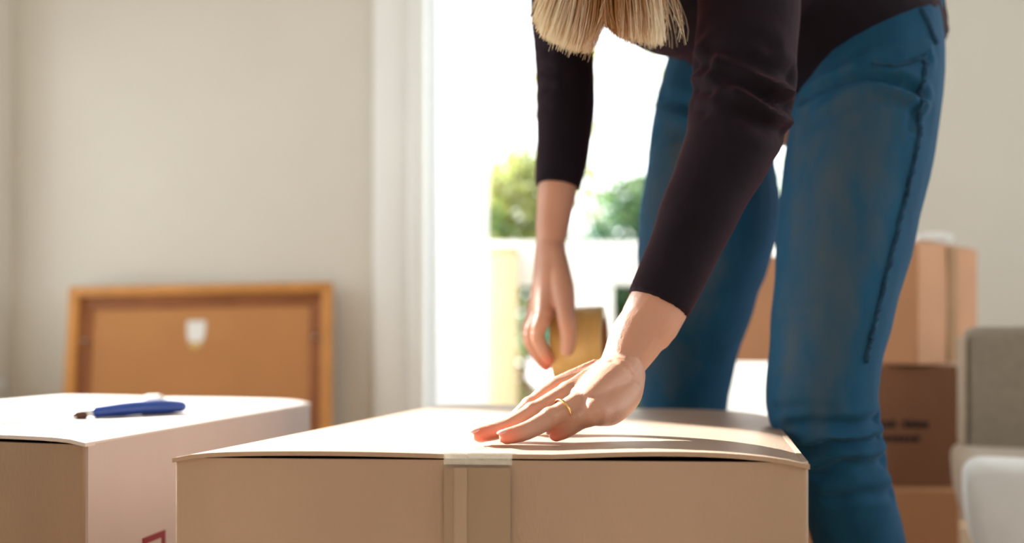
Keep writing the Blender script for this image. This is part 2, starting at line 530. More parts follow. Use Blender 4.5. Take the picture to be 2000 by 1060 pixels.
# ------------------------------------------------------------------ terrace and garden
struct(MB().box((-6, WY + WT + .06, -.12), (9, 14, -.02)), 'ground', M['patio'])
fence = thing('terrace_railing', 'white terrace railing with thick top rail in front of the hedge', 'railing', (0.7, 4.6, 0))
Yf = 4.6
z0, z1 = CAMZ + (HOR - 557) / F * Yf, CAMZ + (HOR - 474) / F * Yf
MB().box((X_at(945, Yf), Yf - .06, z0), (3.4, Yf + .06, z1)).build('top_rail', M['white_paint'], fence, bevel=.01)
MB().box((X_at(945, Yf), Yf - .03, .05), (3.4, Yf + .03, .14)).build('bottom_rail', M['white_paint'], fence, bevel=.006)
for a, b in ((1118, 1196), (1418, 1520), (1730, 1810), (2040, 2120)):
    MB().box((X_at(a, Yf), Yf - .045, -.02), (X_at(b, Yf), Yf + .045, z0)).build('railing_post', M['white_paint'], fence, bevel=.006)
bp_ = thing('garden_post', 'square beige post at the end of the white railing beside the open door', 'post', (X_at(978, 4.45), 4.45, -.02))
MB().box((X_at(944, 4.45), 4.38, -.02), (X_at(1011, 4.45), 4.52, CAMZ + (HOR - 492) / F * 4.45)).build('shaft', M['post'], bp_, bevel=.006)
MB().box((X_at(940, 4.45), 4.365, CAMZ + (HOR - 492) / F * 4.45), (X_at(1015, 4.45), 4.535, CAMZ + (HOR - 484) / F * 4.45)).build('cap', M['post'], bp_, bevel=.005)


def bush(name, label, c, r, n, mat, leaf=0.045, stems=5, seed=1):
    rg = random.Random(seed)
    t = thing(name, label, 'shrub' if 'tree' not in name else 'tree', (c[0], c[1], -.02))
    mb = MB()
    for i in range(n):
        while True:
            p = Vector((rg.uniform(-1, 1), rg.uniform(-1, 1), rg.uniform(-1, 1)))
            if p.length < 1: break
        q = Vector((c[0] + p.x * r[0], c[1] + p.y * r[1], c[2] + p.z * r[2]))
        k = noise.noise(q * 1.7 + Vector((seed * 3.1, 0, 0)))
        if k < -.12: continue
        s = leaf * rg.uniform(.6, 1.3)
        a = Vector((rg.uniform(-1, 1), rg.uniform(-1, 1), rg.uniform(-1, 1))).normalized()
        b = a.orthogonal().normalized()
        nn = a.cross(b)
        mb.add([q - a * s, q + b * s * .45 + nn * s * .12, q + a * s, q - b * s * .45 + nn * s * .12], [(0, 1, 2), (0, 2, 3)])
    f = mb.build('foliage', mat, t); f['kind'] = 'stuff'
    st = MB()
    for i in range(stems):
        a = rg.uniform(0, 6.28)
        st.tube([(c[0], c[1], -.02), (c[0] + .25 * r[0] * math.cos(a), c[1] + .25 * r[1] * math.sin(a), c[2] * .6),
                 (c[0] + .6 * r[0] * math.cos(a), c[1] + .6 * r[1] * math.sin(a), c[2] + .3 * r[2])], [.03, .02, .006], n=6, sub=3)
    st.build('stems', M['bark'], t)
    return t


bush('garden_shrub', 'yellow-green shrub behind the railing beside the beige post', (.02, 6.0, 1.05), (.42, .5, .92), 3400, M['leaf2'], .05, seed=3)
bush('garden_shrub', 'dense green hedge behind the white railing, right of the hanging arm', (1.05, 7.15, .90), (.62, .5, 1.10), 7000, M['leaf'], .06, seed=6)
bush('garden_shrub', 'teal-green low shrub seen under the railing next to the tape roll', (.30, 5.1, .32), (.5, .30, .50), 2400, M['leaf'], .045, seed=8)
bush('garden_shrub', 'green shrub seen through the gap between the two legs', (2.05, 6.1, .90), (.52, .5, 1.0), 3000, M['leaf'], .05, seed=11)
bush('garden_tree', 'pale sparse tree rising above the hedge in the glare', (1.25, 9.0, 2.5), (1.6, 1.0, 1.25), 900, M['leaf2'], .09, seed=14)

# ------------------------------------------------------------------ cartons
TOP = 0.465
HB = CAMZ - TOP


def G(px, py):
    Y = F * HB / (py - HOR)
    return Vector(((px - 1000.0) / F * Y, Y))


def ring(corners, r=.006, bow=0.0, n=6, inset=0.0):
    """outline of a carton: rounded corners, faces bowed a little"""
    c = [Vector(p) for p in corners]
    ctr = sum(c, Vector((0, 0))) / 4
    c = [p + (ctr - p).normalized() * inset * 1.4 for p in c]
    pts = []
    for i in range(4):
        p = c[i]; a = (c[i - 1] - p).normalized(); b = (c[(i + 1) % 4] - p).normalized()
        s = p + a * r; e = p + b * r
        for t in (0, .25, .5, .75, 1):
            pts.append(s * (1 - t) ** 2 + p * 2 * t * (1 - t) + e * t * t)
        nxt = c[(i + 1) % 4] - b * r
        out = Vector((b.y, -b.x))
        for k in range(1, n):
            t = k / n
            pts.append(e.lerp(nxt, t) + out * bow * math.sin(math.pi * t))
    return pts


def carton_body(corners, z0, z1, mat, parent, bow=.004, th=.005, name='box_body'):
    lev = [0, .25, .5, .75, 1]
    mb = MB(); rows = []
    for t in lev:
        rg_ = ring(corners, bow=bow * (0.3 + math.sin(math.pi * t)))
        rows.append([(p.x, p.y, z0 + (z1 - z0) * t) for p in rg_])
    inn = ring(corners, bow=bow * .3, inset=th)
    rows.append([(p.x, p.y, z1) for p in inn])
    rows.append([(p.x, p.y, z0 + th) for p in inn])
    n = len(inn); vs = [p for r_ in rows for p in r_]; fs = []
    for i in range(len(rows) - 1):
        for k in range(n): fs.append((i * n + k, i * n + (k + 1) % n, (i + 1) * n + (k + 1) % n, (i + 1) * n + k))
    fs.append(tuple(reversed(range(n)))); fs.append(tuple((len(rows) - 1) * n + k for k in range(n)))
    mb.add(vs, fs)
    return mb.build(name, mat, parent, smooth=True)


def flap(name, a, b, c, d_, zf, mat, parent, th=.0042, nu=16, nv=24):
    """top flap over the plan quad a (front hinge) b (front seam) c (back seam) d (back hinge); zf(u,v) is the top surface height"""
    mb = MB(); vs = []; fs = []
    for lay in (0, 1):
        for j in range(nv + 1):
            for i in range(nu + 1):
                u, v = i / nu, j / nv
                p = (a.lerp(b, u)).lerp(d_.lerp(c, u), v)
                vs.append((p.x, p.y, zf(u, v) - lay * th))
    n = (nu + 1) * (nv + 1); I = lambda l, j, i: l * n + j * (nu + 1) + i
    for j in range(nv):
        for i in range(nu):
            fs.append((I(0, j, i), I(0, j, i + 1), I(0, j + 1, i + 1), I(0, j + 1, i)))
            fs.append((I(1, j, i), I(1, j + 1, i), I(1, j + 1, i + 1), I(1, j, i + 1)))
    for i in range(nu):
        fs.append((I(0, 0, i + 1), I(0, 0, i), I(1, 0, i), I(1, 0, i + 1)))
        fs.append((I(0, nv, i), I(0, nv, i + 1), I(1, nv, i + 1), I(1, nv, i)))
    for j in range(nv):
        fs.append((I(0, j, 0), I(0, j + 1, 0), I(1, j + 1, 0), I(1, j, 0)))
        fs.append((I(0, j + 1, nu), I(0, j, nu), I(1, j, nu), I(1, j + 1, nu)))
    return mb.add(vs, fs).build(name, mat, parent, smooth=True)


# main box
FL, FR, BR, BL = G(339, 878), G(1580, 887), G(1503, 803), G(846, 788)
mid = (FL + FR + BR + BL) / 4
main_box = thing('cardboard_box', 'large closed brown cardboard box under the flat hand, taped down its front', 'box', (mid.x, mid.y, 0))
PZ = TOP - .0074
carton_body([FL, FR, BR, BL], 0, PZ, M['carton'], main_box, bow=.004)
SF, SB = G(914, 882), G(1200, 796)
SB = BL.lerp(BR, .49)
vf = (FR - FL).normalized(); fo = Vector((vf.y, -vf.x))      # outwards from the front panel
ovr = fo * .003


def zl(u, v):
    hinge = .006 * math.exp(-u * 14)
    return TOP - hinge * .9 - .0022 * (1 - v) * (1 - .3 * math.sin(u * 3.1)) + .0015 * math.sin(u * math.pi)


def zr(u, v):
    # u from the right hinge (0) to the seam (1): belly lifted beside the hand, dipping at the far corner
    hinge = .0075 * math.exp(-u * 9)
    lift = .0036 * math.sin(math.pi * min(1, u * 1.35)) * (1 - .8 * v)
    return TOP - hinge - .0015 * (1 - v) + lift - .0035 * v * math.exp(-((u - .3) / .3) ** 2) * math.sin(math.pi * v)


flap('top_flap', FL + ovr, SF + ovr - vf * .001, SB - vf * .001, BL, zl, M['carton'], main_box)
flap('top_flap', FR + ovr, SF + ovr + vf * .001, SB + vf * .001, BR, zr, M['carton'], main_box)
# inner flap lying under the two upper ones
il = [p.lerp(mid, .03) for p in (FL, FR, BR, BL)]
mb = MB(); fr_in = il[0].lerp(il[3], .35), il[1].lerp(il[2], .35)
vs = [(p.x, p.y, PZ - .006) for p in (il[0], il[1], fr_in[1], fr_in[0])] + [(p.x, p.y, PZ - .002) for p in (il[0], il[1], fr_in[1], fr_in[0])]
mb.add(vs, [(3, 2, 1, 0), (4, 5, 6, 7), (0, 1, 5, 4), (1, 2, 6, 5), (2, 3, 7, 6), (3, 0, 4, 7)]).build('inner_flap', M['carton_in'], main_box)


def front_pt(px, off):
    """plan point on the front panel at photo column px"""
    k = (px - 1000.0) / F
    den = (FR.x - FL.x) - k * (FR.y - FL.y)
    t = (k * FL.y - FL.x) / den
    p = FL.lerp(FR, t)
    bowz = .004 * math.sin(math.pi * t)
    return p + fo * (off + .6 * bowz)


def tape_strip(name, pa, pb, rows, mat, parent, edge=.0008, seed=0):
    """thin strip: rows of (distance out of the front panel, height, inward run over the top)"""
    rg = random.Random(seed); mb = MB(); vs = []
    nu = 8
    L = len(rows)
    for lay in (0, 1):
        for off, z, run in rows:
            for i in range(nu + 1):
                t = i / nu
                p = front_pt(pa + (pb - pa) * t, off - lay * .0004) - fo * run
                vs.append((p.x, p.y, z - (lay * .0004 if run > 0 else 0)))
    n = L * (nu + 1); fs = []
    for j in range(L - 1):
        for i in range(nu):
            a = j * (nu + 1) + i
            fs.append((a, a + 1, a + nu + 2, a + nu + 1)); fs.append((n + a, n + a + nu + 1, n + a + nu + 2, n + a + 1))
    border = [i for i in range(nu + 1)] + [j * (nu + 1) + nu for j in range(1, L)] + [(L - 1) * (nu + 1) + i for i in range(nu - 1, -1, -1)] + [j * (nu + 1) for j in range(L - 2, 0, -1)]
    for a, b in zip(border, border[1:] + border[:1]): fs.append((a, b, n + b, n + a))
    return mb.add(vs, fs).build(name, mat, parent, smooth=True)


zrow = [(0.0055, .16, 0), (.0055, .22, 0), (.0055, .30, 0), (.0052, .38, 0), (.005, PZ - .006, 0)]
tape_strip('tape', 869, 998, zrow, M['tape'], main_box)
tape_strip('tape_seam', 889, 914, [(o + .0007, z, 0) for o, z, r_ in zrow], M['tape_light'], main_box)
tape_strip('tape_fold', 869, 1001, [(.0053, PZ - .0032, 0), (.0052, PZ - .001, 0), (.0052, TOP - .004, 0), (.0045, TOP + .0004, 0), (.004, TOP + .0008, .006), (.004, TOP + .0006, .014)], M['clear'], main_box)

# left box
LFR, LBR = G(165, 855), G(604, 781)
LFL = LFR + Vector((-.963, .27)) * .60
LBL = LBR + Vector((-.95, .27)) * .60
lm = (LFR + LBR + LFL + LBL) / 4
left_box = thing('cardboard_box', 'closed box with white printed side and brown front, knife lying on it', 'box', (lm.x, lm.y, 0))
carton_body([LFL, LFR, LBR, LBL], 0, PZ, M['carton_old'], left_box, bow=.003)
# white side panel, 2 mm proud of the body
sd = (LBR - LFR).normalized(); so = Vector((sd.y, -sd.x))
mb = MB()
for t0, t1 in ((0.0, 1.0),):
    N_ = 16; vs = []
    for lay in (0, 1):
        for j, z in enumerate((0.002, PZ * .33, PZ * .66, PZ)):
            for i in range(N_ + 1):
                t = i / N_
                bul = .003 * math.sin(math.pi * t) * (0.3 + math.sin(math.pi * z / PZ))
                p = LFR.lerp(LBR, .004 + .992 * t) + so * (bul + (.0025 if lay == 0 else -.001))
                vs.append((p.x, p.y, z))
    n = 4 * (N_ + 1); fs = []
    for j in range(3):
        for i in range(N_):
            a = j * (N_ + 1) + i
            fs.append((a, a + 1, a + N_ + 2, a + N_ + 1)); fs.append((n + a, n + a + N_ + 1, n + a + N_ + 2, n + a + 1))
    bd = list(range(N_ + 1)) + [j * (N_ + 1) + N_ for j in range(1, 4)] + [3 * (N_ + 1) + i for i in range(N_ - 1, -1, -1)] + [j * (N_ + 1) for j in (2, 1)]
    for a, b in zip(bd, bd[1:] + bd[:1]): fs.append((a, b, n + b, n + a))
    mb.add(vs, fs)
side = mb.build('side_panel', M['side_print_shaded'], left_box, smooth=True)
side['label'] = 'white printed side panel'


def side_pt(px, py, off=.0):
    k = (px - 1000.0) / F
    den = (LBR.x - LFR.x) - k * (LBR.y - LFR.y)
    t = (k * LFR.y - LFR.x) / den
    p = LFR.lerp(LBR, t)
    return t, p, CAMZ - (py - HOR) / F * p.y


ta, pa_, za = side_pt(272, 1052)
tb, pb_, zb = side_pt(315, 1036)
zt = (za + zb) / 2 + .001; sq = (tb - ta) * (LBR - LFR).length
mb = MB(); wd = .0075; hgt = sq * 1.15
def side_quad(s0, s1, zA, zB):
    vs = []
    for lay in (0, 1):
        for s, z in ((s0, zA), (s1, zA), (s1, zB), (s0, zB)):
            t = ta + s / (LBR - LFR).length
            bul = .003 * math.sin(math.pi * t) * (0.3 + math.sin(math.pi * z / PZ))
            p = LFR.lerp(LBR, t) + so * (bul + (.0036 if lay == 0 else .0018))
            vs.append((p.x, p.y, z))
    mb.add(vs, [(0, 1, 2, 3), (7, 6, 5, 4), (0, 4, 5, 1), (1, 5, 6, 2), (2, 6, 7, 3), (3, 7, 4, 0)])
side_quad(0, sq, zt - wd, zt); side_quad(0, sq, zt - hgt, zt - hgt + wd)
side_quad(0, wd, zt - hgt + wd, zt - wd); side_quad(sq - wd, sq, zt - hgt + wd, zt - wd)
pr = mb.build('printed_mark', M['red_ink'], side); pr['label'] = 'dark red printed square outline'
lvf = (LFR - LFL).normalized(); lfo = Vector((lvf.y, -lvf.x))
sF, sB = LFL.lerp(LFR, .5), LBL.lerp(LBR, .5)
zq = lambda u, v: TOP - .005 * math.exp(-u * 16) + .001 * math.sin(u * 3)
M['white_top'] = M['white_print']
flap('top_flap', LFR + lfo * .003 + so * .003, sF + lfo * .003 + lvf * .001, sB + lvf * .001, LBR + so * .003, zq, M['white_print'], left_box)
flap('top_flap', LFL + lfo * .003, sF + lfo * .003 - lvf * .001, sB - lvf * .001, LBL, zq, M['white_print'], left_box)

# knife on the left box
def on_top(px, py, z=TOP):
    Y = F * (CAMZ - z) / (py - HOR)
    return Vector(((px - 1000.0) / F * Y, Y, z))


ka = on_top(352, 795, TOP + .0088); kb = on_top(188, 805, TOP + .0086)
kd = (kb - ka); kd.z = 0; kd.normalize(); ks = Vector((-kd.y, kd.x, 0))
hl = (kb - ka).length
knife = thing('knife', 'knife with blue plastic handle and steel blade lying on the left box', 'knife', tuple((ka + kb) / 2 - Vector((0, 0, .0087))))
MB().tube([ka + Vector((0, 0, .001)), ka + kd * hl * .25 + Vector((0, 0, .002)), ka + kd * hl * .6 + Vector((0, 0, .002)), kb], [(.0085, .012), (.0105, .014), (.0095, .0125), (.0075, .009)], n=16).build('handle', M['blue_plastic'], knife, smooth=True)
MB().tube([kb + kd * .006 - Vector((0, 0, .001)), kb + kd * .016 - Vector((0, 0, .001))], [.0045, .0045], n=12, cap=('flat', 'flat')).build('collar', M['steel'], knife, smooth=True)
MB().tube([kb + kd * .018 - Vector((0, 0, .003)), kb + kd * .026 - Vector((0, 0, .003))], [.0062, .0055], n=14).build('bolster', M['brown_plastic'], knife, smooth=True)
mb = MB()
b0 = kb + kd * .022; b1 = b0 + kd * .15
prof = [(0, .004, -.004), (.06, .005, -.005), (.075, .012, -.008), (.12, .012, -.008), (.15, .004, -.002)]
vs = []; fs = []
for s, hi, lo in prof:
    c = b0 + kd * s
    for zz, sd_ in ((.0045, hi), (.0045, lo), (.0025, lo), (.0025, hi)):
        q = c + ks * sd_; vs.append((q.x, q.y, TOP + zz))
for j in range(len(prof) - 1):
    for k in range(4): fs.append((j * 4 + k, j * 4 + (k + 1) % 4, j * 4 + 4 + (k + 1) % 4, j * 4 + 4 + k))
fs += [(3, 2, 1, 0), tuple(len(vs) - 4 + k for k in range(4))]
mb.add(vs, fs).build('blade', M['steel'], knife)
cp = on_top(300, 778, TOP + .006)
mb = MB(); mb.tube([cp + Vector((-.012, .004, 0)), cp + Vector((.012, -.002, 0))], [.006, .007], n=14)
mb.tube([cp + Vector((.010, -.002, .001)), cp + Vector((.018, -.003, .001))], [.004, .0035], n=12)
tag(mb.build('plastic_cap', M['paper'], None, smooth=True), 'small white plastic cap lying behind the blue knife handle', 'cap')

# ------------------------------------------------------------------ picture frame seen from the back, leaning on the wall
fw, fh = .895, .78
ftl = W(153, 571, 3.03); ftr = W(660, 557, 3.05)
fx = (ftr - ftl); fx.z = 0; fwid = fx.length; fx.normalize()
tilt = math.radians(9)
fn = Vector((fx.y, -fx.x, 0))                       # towards the room
upv = (Vector((0, 0, 1)) * math.cos(tilt) - fn * math.sin(tilt)).normalized()
topz = (ftl.z + ftr.z) / 2
fht = topz / math.cos(tilt)
bl = Vector((ftl.x, ftl.y, topz)) - upv * fht
nf = fx.cross(upv).normalized()
nf = nf if nf.dot(fn) > 0 else -nf
frm = Matrix((( fx.x, upv.x, nf.x, bl.x), (fx.y, upv.y, nf.y, bl.y), (fx.z, upv.z, nf.z, bl.z), (0, 0, 0, 1)))
roll_ = (ftr.z - ftl.z) / fwid
frm = frm @ Matrix.Rotation(roll_ * .7, 4, 'Z')
pic = thing('picture_frame', 'orange wooden picture frame turned back to front, leaning against the beige wall', 'picture frame', tuple(bl + fx * fwid / 2))
rw, rw2 = .045, .075
def frame_bar(name, mat, pts, zz):
    mb = MB()
    vs = [frm @ Vector((x, y, z)) for z in zz for x, y in pts]
    mb.add(vs, [(3, 2, 1, 0), (4, 5, 6, 7), (0, 1, 5, 4), (1, 2, 6, 5), (2, 3, 7, 6), (3, 0, 4, 7)])
    return mb.build(name, mat, pic, bevel=.003)
A0, A1, B0, B1 = 0, fwid, 0, fht
o4 = [(A0, B0), (A1, B0), (A1, B1), (A0, B1)]
def inset4(k): return [(A0 + k, B0 + k), (A1 - k, B0 + k), (A1 - k, B1 - k), (A0 + k, B1 - k)]
i1, i2 = inset4(.036), inset4(.078)
for k in range(4):
    frame_bar('frame_rail', M['wood'], [o4[k], o4[(k + 1) % 4], i1[(k + 1) % 4], i1[k]], (0, .035))
for k in range(4):
    frame_bar('inner_rail', M['wood_in'], [i1[k], i1[(k + 1) % 4], i2[(k + 1) % 4], i2[k]], (.002, .018))
mb = MB(); mb.box((i2[0][0], i2[0][1], .003), (i2[2][0], i2[2][1], .012)); mb.v = [tuple(frm @ Vector(p)) for p in mb.v]
mb.build('backing_board', M['board'], pic)
hx0 = fwid * .48; hy0 = fht - .155
mb = MB()
out = [(-.032, .03), (.032, .03), (.030, -.02), (.018, -.06), (0, -.075), (-.018, -.06), (-.030, -.02)]
vs = [frm @ Vector((hx0 + x, hy0 + y, z)) for z in (.0125, .0145) for x, y in out]
mb.add(vs, [tuple(reversed(range(7))), tuple(range(7, 14))] + [(i, (i + 1) % 7, 7 + (i + 1) % 7, 7 + i) for i in range(7)])
mb.build('hanger_tab', M['paper'], pic)['label'] = 'white shield-shaped hanging tab'
mb = MB()
vs = [frm @ Vector((hx0 + x * .62, hy0 - .052 + y * .3, z)) for z in (.0148, .0165) for x, y in out]
mb.add(vs, [tuple(reversed(range(7))), tuple(range(7, 14))] + [(i, (i + 1) % 7, 7 + (i + 1) % 7, 7 + i) for i in range(7)])
mb.build('hanger_hook', M['gold'], pic)
for sx in (.057, fwid - .057):
    mb = MB(); c_ = frm @ Vector((sx, fht - .19, .020))
    mb.ellipsoid(c_, (.010, .006, .016), frm.to_3x3())
    mb.build('fixing_plate', M['steel'], pic, smooth=True)

# ------------------------------------------------------------------ stacked cartons at the far right
def stack_box(name, label, corner, dl, dr, ll, lr, z0, z1, mat, flaps=True):
    dl = Vector(dl).normalized(); dr = Vector(dr).normalized(); c = Vector(corner)
    cs = [c + dl * ll, c, c + dr * lr, c + dl * ll + dr * lr]
    m_ = sum(cs, Vector((0, 0))) / 4
    t = thing(name, label, 'box', (m_.x, m_.y, z0), 'moving boxes stacked beside the armchair')
    carton_body(cs, z0 + .001, z1 - .005, mat, t, bow=.003)
    s0, s1 = cs[0].lerp(cs[3], .5), cs[1].lerp(cs[2], .5)
    zz = lambda u, v: z1 - .004 * math.exp(-u * 14)
    flap('top_flap', cs[0], s0, s1, cs[1], zz, mat, t, nu=6, nv=6)
    flap('top_flap', cs[3], s0, s1, cs[2], zz, mat, t, nu=6, nv=6)
    return t, cs, dl, dr


CY = 1.95
k1 = (X_at(1792, CY), CY)
ub, cs, dl, dr = stack_box('moving_box', 'orange-brown cardboard box on top of the stack, tape seam on its side', k1, (-.62, .78), (.78, .62), .50, .30, .523, .802, M['carton_orange'])
# tape seam running down the right side of the upper box
sdir = (Vector(cs[2]) - Vector(cs[1])).normalized(); sout = Vector((sdir.y, -sdir.x))
mb = MB()
p0 = Vector(cs[1]) + sdir * .135; p1 = Vector(cs[1]) + sdir * .180
vs = [(q.x, q.y, z) for off in (.006, .0035) for q, z in ((p0 + sout * off, .53), (p1 + sout * off, .53), (p1 + sout * off, .796), (p0 + sout * off, .796))]
mb.add(vs, [(0, 1, 2, 3), (7, 6, 5, 4), (0, 4, 5, 1), (1, 5, 6, 2), (2, 6, 7, 3), (3, 7, 4, 0)]).build('tape', M['tape_matt'], ub)
k2 = (X_at(1880, CY + .02), CY + .02)
mbx, cs2, dl2, dr2 = stack_box('moving_box', 'cardboard box coloured dark for shade in the middle of the stack with black print', k2, (-.93, .12), (.12, .93), .36, .30, .246, .522, M['carton_shaded'])
# two short lines of black print, too blurred to read
fdir = (Vector(cs2[0]) - Vector(cs2[1])).normalized(); fout = Vector((-fdir.y, fdir.x))
if fout.y > 0: fout = -fout
mb = MB()
def ink(px0, px1, py0, py1):
    vs = []
    for off in (.0055, .0025):
        for px, py in ((px0, py1), (px1, py1), (px1, py0), (px0, py0)):
            kk = (px - 1000.0) / F
            c1 = Vector(cs2[1]) + fout * off
            t = (kk * c1.y - c1.x) / (fdir.x - kk * fdir.y)
            q = c1 + fdir * t
            vs.append((q.x, q.y, CAMZ - (py - HOR) / F * q.y))
    mb.add(vs, [(0, 1, 2, 3), (7, 6, 5, 4), (0, 4, 5, 1), (1, 5, 6, 2), (2, 6, 7, 3), (3, 7, 4, 0)])
rg = random.Random(4)
x = 1690
while x < 1806:
    wv = rg.uniform(7, 12)
    if not 1748 < x + wv / 2 < 1766: ink(x, x + wv, 821 + rg.uniform(-1, 2), 835)
    x += wv + 3
x = 1700
while x < 1788:
    wv = rg.uniform(7, 12); ink(x, x + wv, 850 + rg.uniform(-1, 2), 862); x += wv + 3
mb.build('printed_text', M['black_ink'], mbx)['label'] = 'two blurred lines of black print'
k3 = (X_at(1876, CY - .01), CY - .01)
stack_box('moving_box', 'orange-brown cardboard box on the floor at the bottom of the stack', k3, (-.93, .10), (.10, .93), .46, .34, 0, .245, M['carton_orange'])
# crumpled paper on the stack
mb = MB(); c = W(1822, 458, 2.06); c.z = .802 + .016
mb.ellipsoid(c, (.045, .03, .016), None, 18, 10)
mb.v = [tuple(Vector(p) + Vector((0, 0, .006)) * noise.noise(Vector(p) * 60) + (Vector(p) - c) * .25 * noise.noise(Vector(p) * 38)) for p in mb.v]
tag(mb.build('crumpled_paper', M['paper'], None), 'crumpled white paper lying on the topmost box of the stack', 'paper')

# ------------------------------------------------------------------ armchair at the right edge
chair = thing('armchair', 'low taupe armchair with rounded beige shell and white seat cushion', 'armchair', (0, 0, 0))


def profile_prism(name, prof, y0, y1, mat, bev=.02):
    """solid with the given outline in x-z between y0 and y1, both rims rounded over"""
    mb = MB(); n = len(prof)
    cx = sum(p[0] for p in prof) / n; cz = sum(p[1] for p in prof) / n
    hx = max(abs(p[0] - cx) for p in prof); hz = max(abs(p[1] - cz) for p in prof)
    lay = []
    for k in range(6):
        w_ = math.pi / 2 * k / 5
        lay.append((y0 + bev * (1 - math.sin(w_)), bev * (1 - math.cos(w_))))
    lay = [(y0 + bev * (1 - math.cos(math.pi / 2 * k / 5)), bev * (1 - math.sin(math.pi / 2 * k / 5))) for k in range(6)]
    lay += [(y0 + y1 - y, i_) for y, i_ in reversed(lay)]
    vs = []; fs = []
    for y, ins in lay:
        for x, z in prof: vs.append((cx + (x - cx) * (1 - ins / hx), y, cz + (z - cz) * (1 - ins / hz)))
    for j in range(len(lay) - 1):
        for i in range(n): fs.append((j * n + i, (j + 1) * n + i, (j + 1) * n + (i + 1) % n, j * n + (i + 1) % n))
    fs += [tuple(range(n)), tuple(reversed(range((len(lay) - 1) * n, len(lay) * n)))]
    return mb.add(vs, fs).build(name, mat, chair, smooth=True)


def shell_prof(x0, x1, zt, zb, rt, rb):
    pts = []
    for i in range(7):
        a = math.pi / 2 + math.pi / 2 * i / 6
        pts.append((x0 + rt + rt * math.cos(a), zt - rt + rt * math.sin(a)))
    for i in range(9):
        a = math.pi + math.pi / 2 * i / 8
        pts.append((x0 + rb[0] + rb[0] * math.cos(a), zb + rb[1] + rb[1] * math.sin(a)))
    pts += [(x1, zb), (x1, zt)]
    return pts


# built about its own front left corner, then set down and turned
profile_prism('seat_shell', shell_prof(0, .80, .372, .10, .025, (.17, .235)), 0, .30, M['sofa_side'])
profile_prism('seat_cushion', shell_prof(-.010, .78, .377, .12, .03, (.14, .20)), -.085, .012, M['sofa_white'], bev=.028)
rounded_box('backrest', (.40, .25, .44), (.76, .095, .325), .022, M['sofa'], chair)
MB().box((.013, .205, .372), (.021, .295, .582)).build('back_side', M['sofa_side'], chair, bevel=.003)
for x, y in ((.25, .05), (.70, .05), (.25, .25), (.70, .25)):
    MB().tube([(x, y, .0), (x, y, .115)], [.014, .02], n=12, cap=('flat', 'flat')).build('leg', M['wood_in'], chair, smooth=True)
chair.location = (.785, 1.5, 0)
chair.rotation_euler = (0, 0, -math.radians(21.5))

# ------------------------------------------------------------------ the person
person = thing('person', 'person in burgundy top and blue jeans bending over the box, hand pressed flat on it', 'person', (0.42, 1.35, 0))
fwd = Vector((-.78, -.62, 0)).normalized()
lft = Vector((0, 0, 1)).cross(fwd)

# ---- joints
shL, elL, wrL = W(1455, -250, 1.03), W(1447, 235, 1.00), W(1215, 713, .948)
shR, elR, wrR = W(1118, -200, 1.24), W(1108, 120, 1.31), W(1075, 478, 1.30)
neck0 = (shL + shR) / 2 + Vector((0, .01, .02))
headc = Vector((.105, 1.035, 1.20))
pelv = Vector((.43, 1.33, .96))
legL = [(1690, 40, 1.24, .100), (1695, 150, 1.22, .099), (1675, 300, 1.19, .096), (1650, 450, 1.16, .0875), (1625, 600, 1.13, .0755),
        (1610, 700, 1.12, .0695), (1604, 785, 1.12, .0685), (1622, 850, 1.13, .0625), (1632, 900, 1.14, .061), (1650, 960, 1.15, .059),
        (1678, 1060, 1.18, .059), (1700, 1180, 1.21, .054), (1715, 1330, 1.24, .046), (1722, 1395, 1.25, .047)]
legR = [(1452, 40, 1.38, .100), (1405, 200, 1.40, .100), (1388, 300, 1.40, .100), (1385, 420, 1.39, .111), (1372, 500, 1.40, .105), (1360, 570, 1.42, .096),
        (1343, 690, 1.47, .081), (1336, 790, 1.51, .0745), (1340, 900, 1.53, .064), (1345, 1010, 1.55, .060), (1350, 1150, 1.58, .053), (1352, 1250, 1.59, .047)]

# ---- body, one continuous skin
B = MB()
B.tube([pelv, W(1562, 30, 1.275), W(1455, -75, 1.225), W(1340, -125, 1.16), neck0], [(.13, .09), (.14, .09), (.13, .09), (.13, .095), (.10, .06)], ref=lft, n=20)
B.tube([shL, neck0, shR], [.045, .055, .045])
B.tube([neck0, neck0.lerp(headc, .5), headc], [.052, .047, .05])
hf = (fwd * .55 + Vector((0, 0, -.83))).normalized()        # the face looks down at the box
hu = (fwd * .83 + Vector((0, 0, .55))).normalized()          # crown of the head
hs = hf.cross(hu).normalized()
HA = Matrix((hs, hf, hu)).transposed()
hp = lambda x, y, z: headc + hs * x + hf * y + hu * z
B.ellipsoid(hp(0, -.005, .03), (.074, .092, .088), HA)
B.ellipsoid(hp(0, .032, -.035), (.056, .058, .072), HA)
B.ellipsoid(hp(0, .062, -.088), (.026, .024, .02), HA)
B.tube([hp(0, .086, .02), hp(0, .103, -.012), hp(0, .10, -.028)], [.008, .012, .013], n=12)
for s in (-1, 1):
    B.ellipsoid(hp(.014 * s, .092, -.027), (.009, .009, .008), HA)
    B.ellipsoid(hp(.076 * s, -.01, -.01), (.009, .018, .03), HA)
    B.tube([hp(.012 * s, .088, .032), hp(.034 * s, .083, .036), hp(.05 * s, .068, .03)], [.008, .009, .007], n=10)
    B.ellipsoid(hp(.040 * s, .066, -.018), (.022, .02, .02), HA)
B.tube([hp(-.022, .083, -.056), hp(0, .094, -.052), hp(.022, .083, -.056)], [.004, .0065, .004], n=10)
B.tube([hp(-.018, .083, -.066), hp(0, .092, -.068), hp(.018, .083, -.066)], [.004, .007, .004], n=10)
